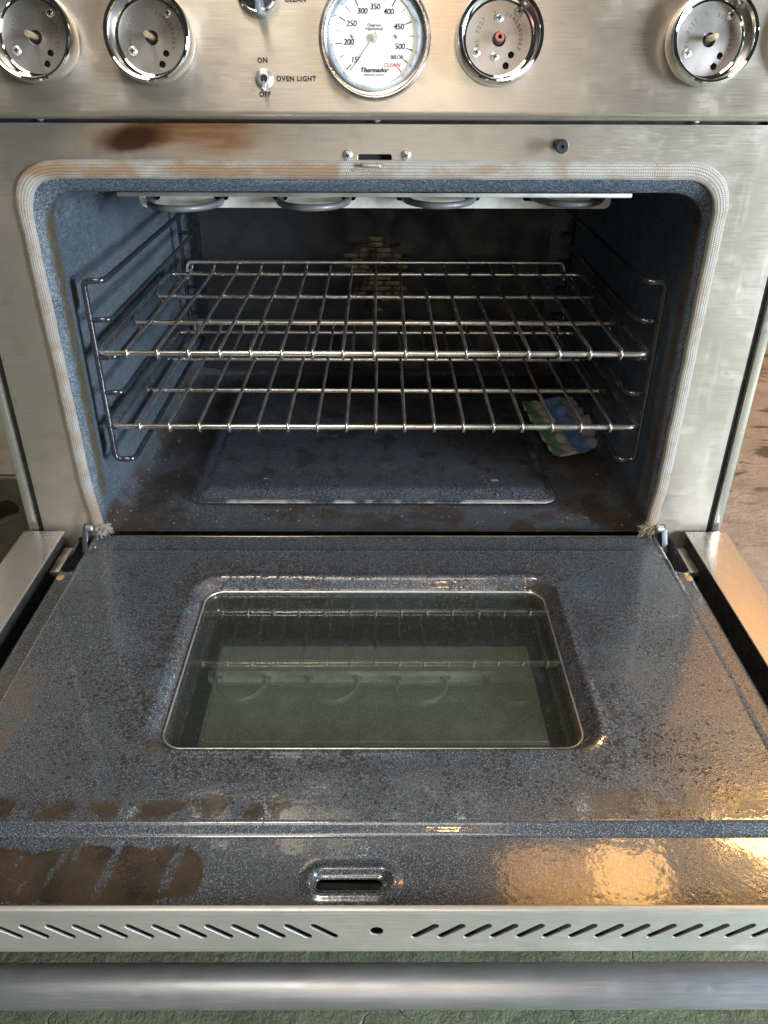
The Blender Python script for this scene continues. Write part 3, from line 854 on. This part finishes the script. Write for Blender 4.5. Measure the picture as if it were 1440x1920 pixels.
# ------------------------------------------------------------------ oven door
def sdf_rr(x, y, x0, x1, y0, y1, r):
    cx, cy, hx, hy = (x0+x1)/2, (y0+y1)/2, (x1-x0)/2-r, (y1-y0)/2-r
    qx = np.abs(x-cx)-hx; qy = np.abs(y-cy)-hy
    return np.hypot(np.maximum(qx, 0), np.maximum(qy, 0))+np.minimum(np.maximum(qx, qy), 0)-r
def sst(t, a, b2):
    t = np.clip((t-a)/(b2-a), 0, 1); return t*t*(3-2*t)
def dense(lo, hi, coarse, feats):
    c = [lo]
    while c[-1] < hi-1e-9:
        st = coarse
        for a, b2, s in feats:
            if a-1e-9 <= c[-1] < b2: st = min(st, s)
        c.append(min(hi, c[-1]+st))
    return np.array(c)
DX = .3885; DY0, DY1 = -.5325, -.0015
def door_liner():
    fx = [(-.215,-.185,.0011), (.185,.215,.0011), (-.39,-.357,.0008), (.357,.39,.0008), (-.055,.022,.0009)]
    fy = [(-.382,-.352,.0011), (-.145,-.095,.0012), (-.535,-.515,.0008), (-.516,-.494,.0008), (-.475,-.446,.0010), (-.06,-.035,.0010), (-.1,-.085,.001), (-.014, 0, .001)]
    xs = dense(-DX, DX, .0030, fx); ys = dense(DY0, DY1, .0030, fy)
    X, Y = np.meshgrid(xs, ys)
    Z = np.full_like(X, Z_DOOR-.0050)
    # raised field
    d = sdf_rr(X, Y, -.3655, .3655, -.4600, -.0465, .026)
    near = sst(-Y, .40, .45)             # the step at the front is broader than at the sides
    w = .0028+near*.0027; hh = .0050+.0025*near
    t = np.clip(.5-d/(2*w), 0, 1); Z += .0050-hh+hh*(t*t*(3-2*t))
    # thin bead on the edge of the field
    Z += .0007*np.exp(-((d+.0015)/.0016)**2)*(1-near)
    # window recess: slight swell then slope down
    dw = sdf_rr(X, Y, -.2125, .2125, -.3775, -.1055, .034)
    Z += .0008*np.exp(-((dw-.003)/.004)**2)
    Z -= .0145*sst(-dw, -.001, .0135)
    Z -= .020*sst(-dw, .0165, .021)
    # embossed strike slot
    ds = sdf_rr(X, Y, -.0495, .0170, -.5172, -.4945, .0113)
    Z += .0022*np.exp(-(ds/.0042)**2)
    Z -= .0024*sst(-ds, .000, .005)
    di = sdf_rr(X, Y, -.0440, .0085, -.5108, -.5010, .0046)
    Z -= .0012*sst(-di, -.0006, .0006)
    # hinge slots at the back corners
    for s in (-1, 1):
        dh = sdf_rr(X, Y, s*.3765-.0085, s*.3765+.0085, -.0890, .05, .0084)
        Z += .0012*np.exp(-((dh-.003)/.003)**2)
        Z -= .034*sst(-dh, -.0008, .0008)
    # rolled outer edges
    for e in (DX-np.abs(X), Y-DY0):
        Z -= .0060*(1-np.sqrt(np.clip(1-(1-np.clip(e/.0060, 0, 1))**2, 0, 1)))
    Z -= .004*sst(Y, -.009, -.0015)
    # very slight buckling of the sheet
    Z += .0005*np.sin(X*19+1.3)*np.sin(Y*23+.5)*(np.abs(X) < .36)
    ny, nx = X.shape
    V = np.stack([X, Y, Z], -1).reshape(-1, 3)
    keep = Z > Z_DOOR-.062
    cut = (-dw > .024) | (-di > .0001)
    F = []
    cutm = cut.reshape(-1)
    for j in range(ny-1):
        r0 = j*nx
        for i in range(nx-1):
            a = r0+i
            if cutm[a] and cutm[a+1] and cutm[a+nx] and cutm[a+nx+1]: continue
            F.append((a, a+1, a+nx+1, a+nx))
    # skirt down the sides
    n0 = len(V); per = [(0, i) for i in range(nx)]+[(j, nx-1) for j in range(1, ny)]+[(ny-1, i) for i in range(nx-2, -1, -1)]+[(j, 0) for j in range(ny-2, 0, -1)]
    idx = [j*nx+i for j, i in per]; low = V[idx].copy(); low[:, 2] = Z_DOOR-.038
    V = np.vstack([V, low]); m = len(idx)
    for k in range(m):
        F.append((idx[k], n0+k, n0+(k+1) % m, idx[(k+1) % m]))
    me = bpy.data.meshes.new('oven_door'); me.from_pydata(V.tolist(), [], F); me.update()
    me.polygons.foreach_set('use_smooth', [True]*len(me.polygons)); me.set_sharp_from_angle(angle=math.radians(48))
    # drop the loose vertices inside the openings
    bm = bmesh.new(); bm.from_mesh(me); bmesh.ops.delete(bm, geom=[v for v in bm.verts if not v.link_faces], context='VERTS'); bm.to_mesh(me); bm.free()
    return me
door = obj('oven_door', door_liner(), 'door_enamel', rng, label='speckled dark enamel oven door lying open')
obj('slot_void', boxmesh('slot_void', -.047, .011, -.513, -.499, .2520, .2545), 'dark_void', door)
for s in (-1, 1): obj('slot_void', boxmesh('slot_void', s*.3765-.0095, s*.3765+.0095, -.090, -.002, .2345, .2440), 'dark_void', door)
gl = plate('window_pane', [rrect(-.202, .202, -.366, -.117, .02, 8)], .003, .0004); gl.transform(T(0, 0, Z_DOOR-.0162))
obj('window_pane', gl, 'door_glass', door)
wt = [Vector((x, y, Z_DOOR-.0130)) for x, y in rrect(-.1995, .1995, -.3645, -.1185, .021, 10)]
v, f = tube(wt, .0011, 8, closed=True); obj('rim_highlight_wire', mesh('rim_highlight_wire', v, f, True), 'screw_steel', door)  # added loop standing in for the highlight on the enamel edge
# inner box of the window and its dotted outer pane
bm = bmesh.new()
for (a, b2, c2, d2) in ((-.206, -.200, -.372, -.112), (.200, .206, -.372, -.112), (-.1995, .1995, -.372, -.366), (-.1995, .1995, -.118, -.112)):
    bbox(bm, a, b2, c2, d2, Z_DOOR-.041, Z_DOOR-.0190)
obj('window_frame', bm_mesh('window_frame', bm), 'dark_void', door)
op = plate('outer_pane', [rrect(-.1990, .1990, -.3655, -.1185, .004, 4)], .003, .0003); op.transform(T(0, 0, Z_DOOR-.0400))
obj('outer_pane', op, 'dotted_pane', door)
bm = bmesh.new()
for (a, b2, c2, d2) in ((-.199, -.172, -.365, -.119), (.172, .199, -.365, -.119), (-.1715, .1715, -.190, -.119)):
    bbox(bm, a, b2, c2, d2, Z_DOOR-.0365, Z_DOOR-.0350)
obj('pane_border', bm_mesh('pane_border', bm), 'black_plastic', door)  # black band outlines the pale pane like the reflected roof

# stainless door skin: side returns, outer face, front vent strip
SZ = .2755
def skin_side(s):
    prof = [Vector((s*.4045, 0, SZ-.0022)), Vector((s*.4045, 0, SZ)), Vector((s*.4595, 0, SZ)), Vector((s*.4595, 0, .230))]
    L = fillet(prof, [0, .0008, .004, 0], 4); V = []; F = []
    t = .0012
    for y in (-.540, -.0085):
        V += [(p.x, y, p.z) for p in L]
    n = len(L)
    for i in range(n-1): F.append((i, i+1, n+i+1, n+i))
    me = mesh('door_skin', V, F, autosm=40)
    bm = bmesh.new(); bm.from_mesh(me); bpy.data.meshes.remove(me)
    bmesh.ops.recalc_face_normals(bm, faces=bm.faces[:])
    bmesh.ops.solidify(bm, geom=bm.faces[:], thickness=t)
    return bm_mesh('door_skin', bm, autosm=40)
for s in (-1, 1): obj('side_return', skin_side(s), 'skin_steel', door)
bm = bmesh.new(); bbox(bm, -.4525, .4525, -.5385, -.024, .2275, .2295, .0005)
obj('outer_face', bm_mesh('outer_face', bm, autosm=40), 'skin_steel', door)
bm = bmesh.new(); bbox(bm, -.4045, .4045, -.523, -.03, .2297, .2312)
obj('door_insulation', bm_mesh('door_insulation', bm), 'dark_void', door)
for s in (-1, 1):
    a, b2 = sorted((s*.4060, s*.4575)); obj('edge_shade_block', boxmesh('edge_shade_block', a, b2, -.5335, -.012, .2300, .2720), 'dark_void', door)  # solid black filler standing in for the shade in the gap
# vent strip
VZ0, VZ1 = .2345, .2790
loops = [rrect(-.4535, .4535, VZ0, VZ1, .001, 3)]
cz = .2570; pitch = .0196
loops.append(circ(.0040, cz, .0050, 20))
for i in range(20):
    x = -.0350-i*pitch
    loops.append(capsule(x-.0075, cz+.0062, x+.0075, cz-.0062, .0027, 5))
    x = .0400+i*pitch
    loops.append(capsule(x+.0075, cz+.0062, x-.0075, cz-.0062, .0027, 5))
vs = plate('vent_strip', loops, .0016, .0003); vs.transform(T(0, -.5392, 0) @ FRONT)
vso = obj('vent_strip', vs, 'vent_steel', door)
obj('vent_void', boxmesh('vent_void', -.4040, .4040, -.5352, -.5345, .2320, .2785), 'dark_void', door)
# rolled lips above and below the strip
L = fillet([(0, -.5407, VZ1-.0006), (0, -.5407, VZ1+.0030), (0, -.5355, VZ1+.0030), (0, -.5345, VZ1-.010)], [0, .003, .0025, 0], 5)
V = []; F = []
for x in (-.4535, .4535): V += [(x, p.y, p.z) for p in L]
n = len(L)
for i in range(n-1): F.append((i, n+i, n+i+1, i+1))
obj('top_lip', mesh('top_lip', V, F, autosm=60), 'vent_steel', door)
L = fillet([(0, -.5405, VZ0+.0004), (0, -.5405, VZ0-.0052), (0, -.524, VZ0-.0052)], [0, .004, 0], 5)
V = []; F = []
for x in (-.4535, .4535): V += [(x, p.y, p.z) for p in L]
n = len(L)
for i in range(n-1): F.append((i, n+i, n+i+1, i+1))
obj('bottom_lip', mesh('bottom_lip', V, F, autosm=60), 'vent_steel', door)
# handle
HY, HZ = -.5225, .1515
hx = [(-.432+.864*i/40, HY, HZ) for i in range(41)]
v, f = tube(hx, .0172, 40); obj('handle_bar', mesh('handle_bar', v, f, autosm=40), 'handle_steel', door)
for s in (-1, 1):
    obj('handle_post', boxmesh('handle_post', s*.405-.009, s*.405+.009, HY-.012, HY+.012, HZ+.012, .2273, bev=.003), 'handle_steel', door)
# hinges, rivets
for s in (-1, 1):
    rv = lathe('rivet', [(.0056, 0), (.0050, .0013), (.003, .0022), (0, .0024)], 20); rv.transform(T(s*.3795, -.1010, Z_DOOR-.0052)); obj('rivet', rv, 'rivet_rust', door)
    prof = [(-.022, -.014), (-.012, .002), (-.005, .011), (.003, .014), (.003, -.020), (-.018, -.024)]
    h = plate('hinge_arm', [prof], .0075, .0008)
    h.transform(T(s*.3765-.00375, -.004, .268) @ Matrix(((0,0,1,0),(1,0,0,0),(0,1,0,0),(0,0,0,1))))
    hh = obj('hinge_arm', h, 'hinge_steel', door)
    pv = lathe('hinge_pin', [(0, -.004), (.0042, -.004), (.0046, .003), (.003, .0046), (0, .005)], 18); pv.transform(T(s*.3700, -.010, .281) @ RY(-s*PI/2)); obj('hinge_pin', pv, 'screw_steel', door)
    # channel between enamel and skin
    bm = bmesh.new(); a, b2 = sorted((s*.3900, s*.4050)); bbox(bm, a, b2, -.075, -.020, .2500, .2575, .001)
    obj('hinge_housing', bm_mesh('hinge_housing', bm, autosm=40), 'galvanised', door)

# ------------------------------------------------------------------ loose things in the oven
# bottom plate
def bottom_plate():
    xs = np.linspace(-.262, .256, 120); ys = np.linspace(.078, .50, 90); X, Y = np.meshgrid(xs, ys)
    d = sdf_rr(X, Y, -.262, .256, .078, .50, .022); inside = -d
    Z = .2700+.0095*sst(inside, .001, .026)
    V = np.stack([X, Y, Z], -1).reshape(-1, 3); ny, nx = X.shape; F = []
    # pull the rim corners onto the rounded outline
    dd = d.reshape(-1); cx = np.clip(V[:, 0], -.240, .234); cy = np.clip(V[:, 1], .100, .478)
    out = dd > 0; vx = V[:, 0]-cx; vy = V[:, 1]-cy; L = np.hypot(vx, vy)+1e-9
    V[out, 0] = (cx+vx/L*.022)[out]; V[out, 1] = (cy+vy/L*.022)[out]
    for j in range(ny-1):
        for i in range(nx-1): a = j*nx+i; F.append((a, a+1, a+nx+1, a+nx))
    n0 = len(V); per = [i for i in range(nx)]+[j*nx+nx-1 for j in range(1, ny)]+[(ny-1)*nx+i for i in range(nx-2, -1, -1)]+[j*nx for j in range(ny-2, 0, -1)]
    low = V[per].copy(); low[:, 2] = .2680; V = np.vstack([V, low]); m = len(per)
    for k in range(m): F.append((per[k], n0+k, n0+(k+1) % m, per[(k+1) % m]))
    return mesh('bottom_plate', V.tolist(), F, autosm=45)
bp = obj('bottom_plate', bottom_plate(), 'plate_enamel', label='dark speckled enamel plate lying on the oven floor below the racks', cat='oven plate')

# racks
SP = .03716; YF = .0355; YB = .426
RB, RWR = .0035, .0022
def rack_meshes():
    hw = .3325
    fr = fillet([(-.02, YF, 0), (hw, YF, 0), (hw, YB-.012, 0), (-.0, YB-.012, 0), (-hw, YB-.012, 0), (-hw, YF, 0)], [0, .012, .016, 0, .016, .012], 6, True)
    v, f = tube(fr, RB, 12, closed=True); frame = mesh('rack_frame', v, f, True)
    bars = []
    for y in (.1585, .2845):
        p = fillet([(-hw+.001, y+.045, -.0005), (-hw+.012, y, -.0005), (hw-.012, y, -.0005), (hw-.001, y+.045, -.0005)], .010, 5); v, f = tube(p, RB*.95, 12); bars.append(mesh('crossbar', v, f, True))
    zb = .0160
    p = fillet([(-.303, YB-.020, -.006), (-.307, YB-.001, -.004), (-.303, YB, zb), (.303, YB, zb), (.307, YB-.001, -.004), (.303, YB-.020, -.006)], .008, 6)
    v, f = tube(p, RB*.9, 12); back = mesh('back_stop', v, f, True)
    h = RB+RWR*.8
    path = []
    for k in range(11):
        a = math.radians(-150+k*24)   # wrap round the front bar
        path.append(Vector((0, YF-math.cos(math.radians(k*24-60))*0, 0)))
    path = [Vector((0, YF+h*math.cos(math.radians(t)), h*math.sin(math.radians(t)))) for t in range(-30, -271, -20)]   # under and round the front of the bar
    path += [Vector((0, YF+.006, h+.0002)), Vector((0, YF+.05, h)), Vector((0, .25, h)), Vector((0, YB-.02, h)), Vector((0, YB-.006, h+.003)), Vector((0, YB-.0035, zb-.004))]
    v, f = tube(path, RWR, 9); wire = mesh('rack_wire', v, f, True)
    for m_ in [frame, back, wire]+bars: m_.materials.append(MAT['rack_chrome'])
    return frame, bars, back, wire
FRM, BARS, BACK, WIRE = rack_meshes()
def rack(z, dx, label):
    r = obj('oven_rack', FRM, None, None, T(dx, 0, z), label, 'oven rack', 'wire racks in the oven')
    for b2 in BARS: obj('crossbar', b2, None, r)
    obj('back_stop', BACK, None, r)
    for i in range(17):
        obj('rack_wire', WIRE, None, r, T((i-8)*SP+random.uniform(-.0006, .0006), 0, 0) @ RZ(random.uniform(-.0025, .0025)) @ RY(random.uniform(-.05, .05)))
    return r
rack(.5010, -.001, 'upper chrome wire oven rack in front of the fan openings')
rack(.4045, .0005, 'lower chrome wire oven rack above the enamel bottom plate')

# plastic bag with tape
def crumple(nx, ny, w, h, amp, seed, zoff=0.0, u0=0, u1=1, v0=0, v1=1):
    rnd = random.Random(seed)
    ks = [(rnd.uniform(-160, 160), rnd.uniform(-160, 160), rnd.uniform(0, 6.3), rnd.uniform(.2, 1)) for _ in range(12)]
    def z(x, y):
        s = sum(a*math.sin(kx*x+ky*y+p) for kx, ky, p, a in ks); return amp*abs(s)/2.2
    V = []; F = []
    for j in range(ny+1):
        for i in range(nx+1):
            x = (u0+(u1-u0)*i/nx-.5)*w; y = (v0+(v1-v0)*j/ny-.5)*h
            V.append((x, y, z(x, y)+zoff+.05*max(0, x-.0)**1.0*0))
    for j in range(ny):
        for i in range(nx): a = j*(nx+1)+i; F.append((a, a+1, a+nx+2, a+nx+1))
    return V, F
BW, BH = .098, .150
def bagpart(name, mat, parent, **k):
    v, f = crumple(28, 32, BW, BH, .0045, 5, **k); bm = bmesh.new(); vs = [bm.verts.new(q) for q in v]
    for q in f: bm.faces.new([vs[i] for i in q])
    bmesh.ops.solidify(bm, geom=bm.faces[:], thickness=.0008)
    return obj(name, bm_mesh(name, bm, smooth=True), mat, parent)
bag = obj('plastic_bag', None, None, None, T(.306, .308, .2815) @ RZ(math.radians(14)) @ RX(.22), 'small clear plastic bag with blue tape and green zip strip on the oven floor', 'bag')
bagpart('bag_film', 'clear_bag', bag)
bagpart('blue_tape', 'tape_blue', bag, zoff=.0016, u0=.42, u1=.70, v0=.0, v1=.96)
bagpart('zip_strip', 'strip_green', bag, zoff=.0016, u0=.04, u1=.22, v0=.02, v1=.99)

# ------------------------------------------------------------------ neighbour on the left
cab = obj('metal_cabinet', None, None, None, T(-.70, .08, 0), 'beige and dark grey metal cabinet standing left of the range', 'cabinet')
cb = plate('side_panel', [rrect(-.20, .222, .32, .86, .004, 4)], .004, .0006); cb.transform(FRONT); obj('front_panel', cb, 'cabinet_beige', cab, T(0, -.012, 0))
base = plate('base_panel', [rrect(-.20, .222, .02, .3185, .01, 4), capsule(.165, .255, .195, .268, .012)], .02, .004); base.transform(FRONT); obj('base_panel', base, 'cabinet_dark', cab, T(0, .0, 0))
obj('carcass', boxmesh('carcass', -.20, .22, .010, .5, .02, .85, bev=.003), 'cabinet_dark', cab)
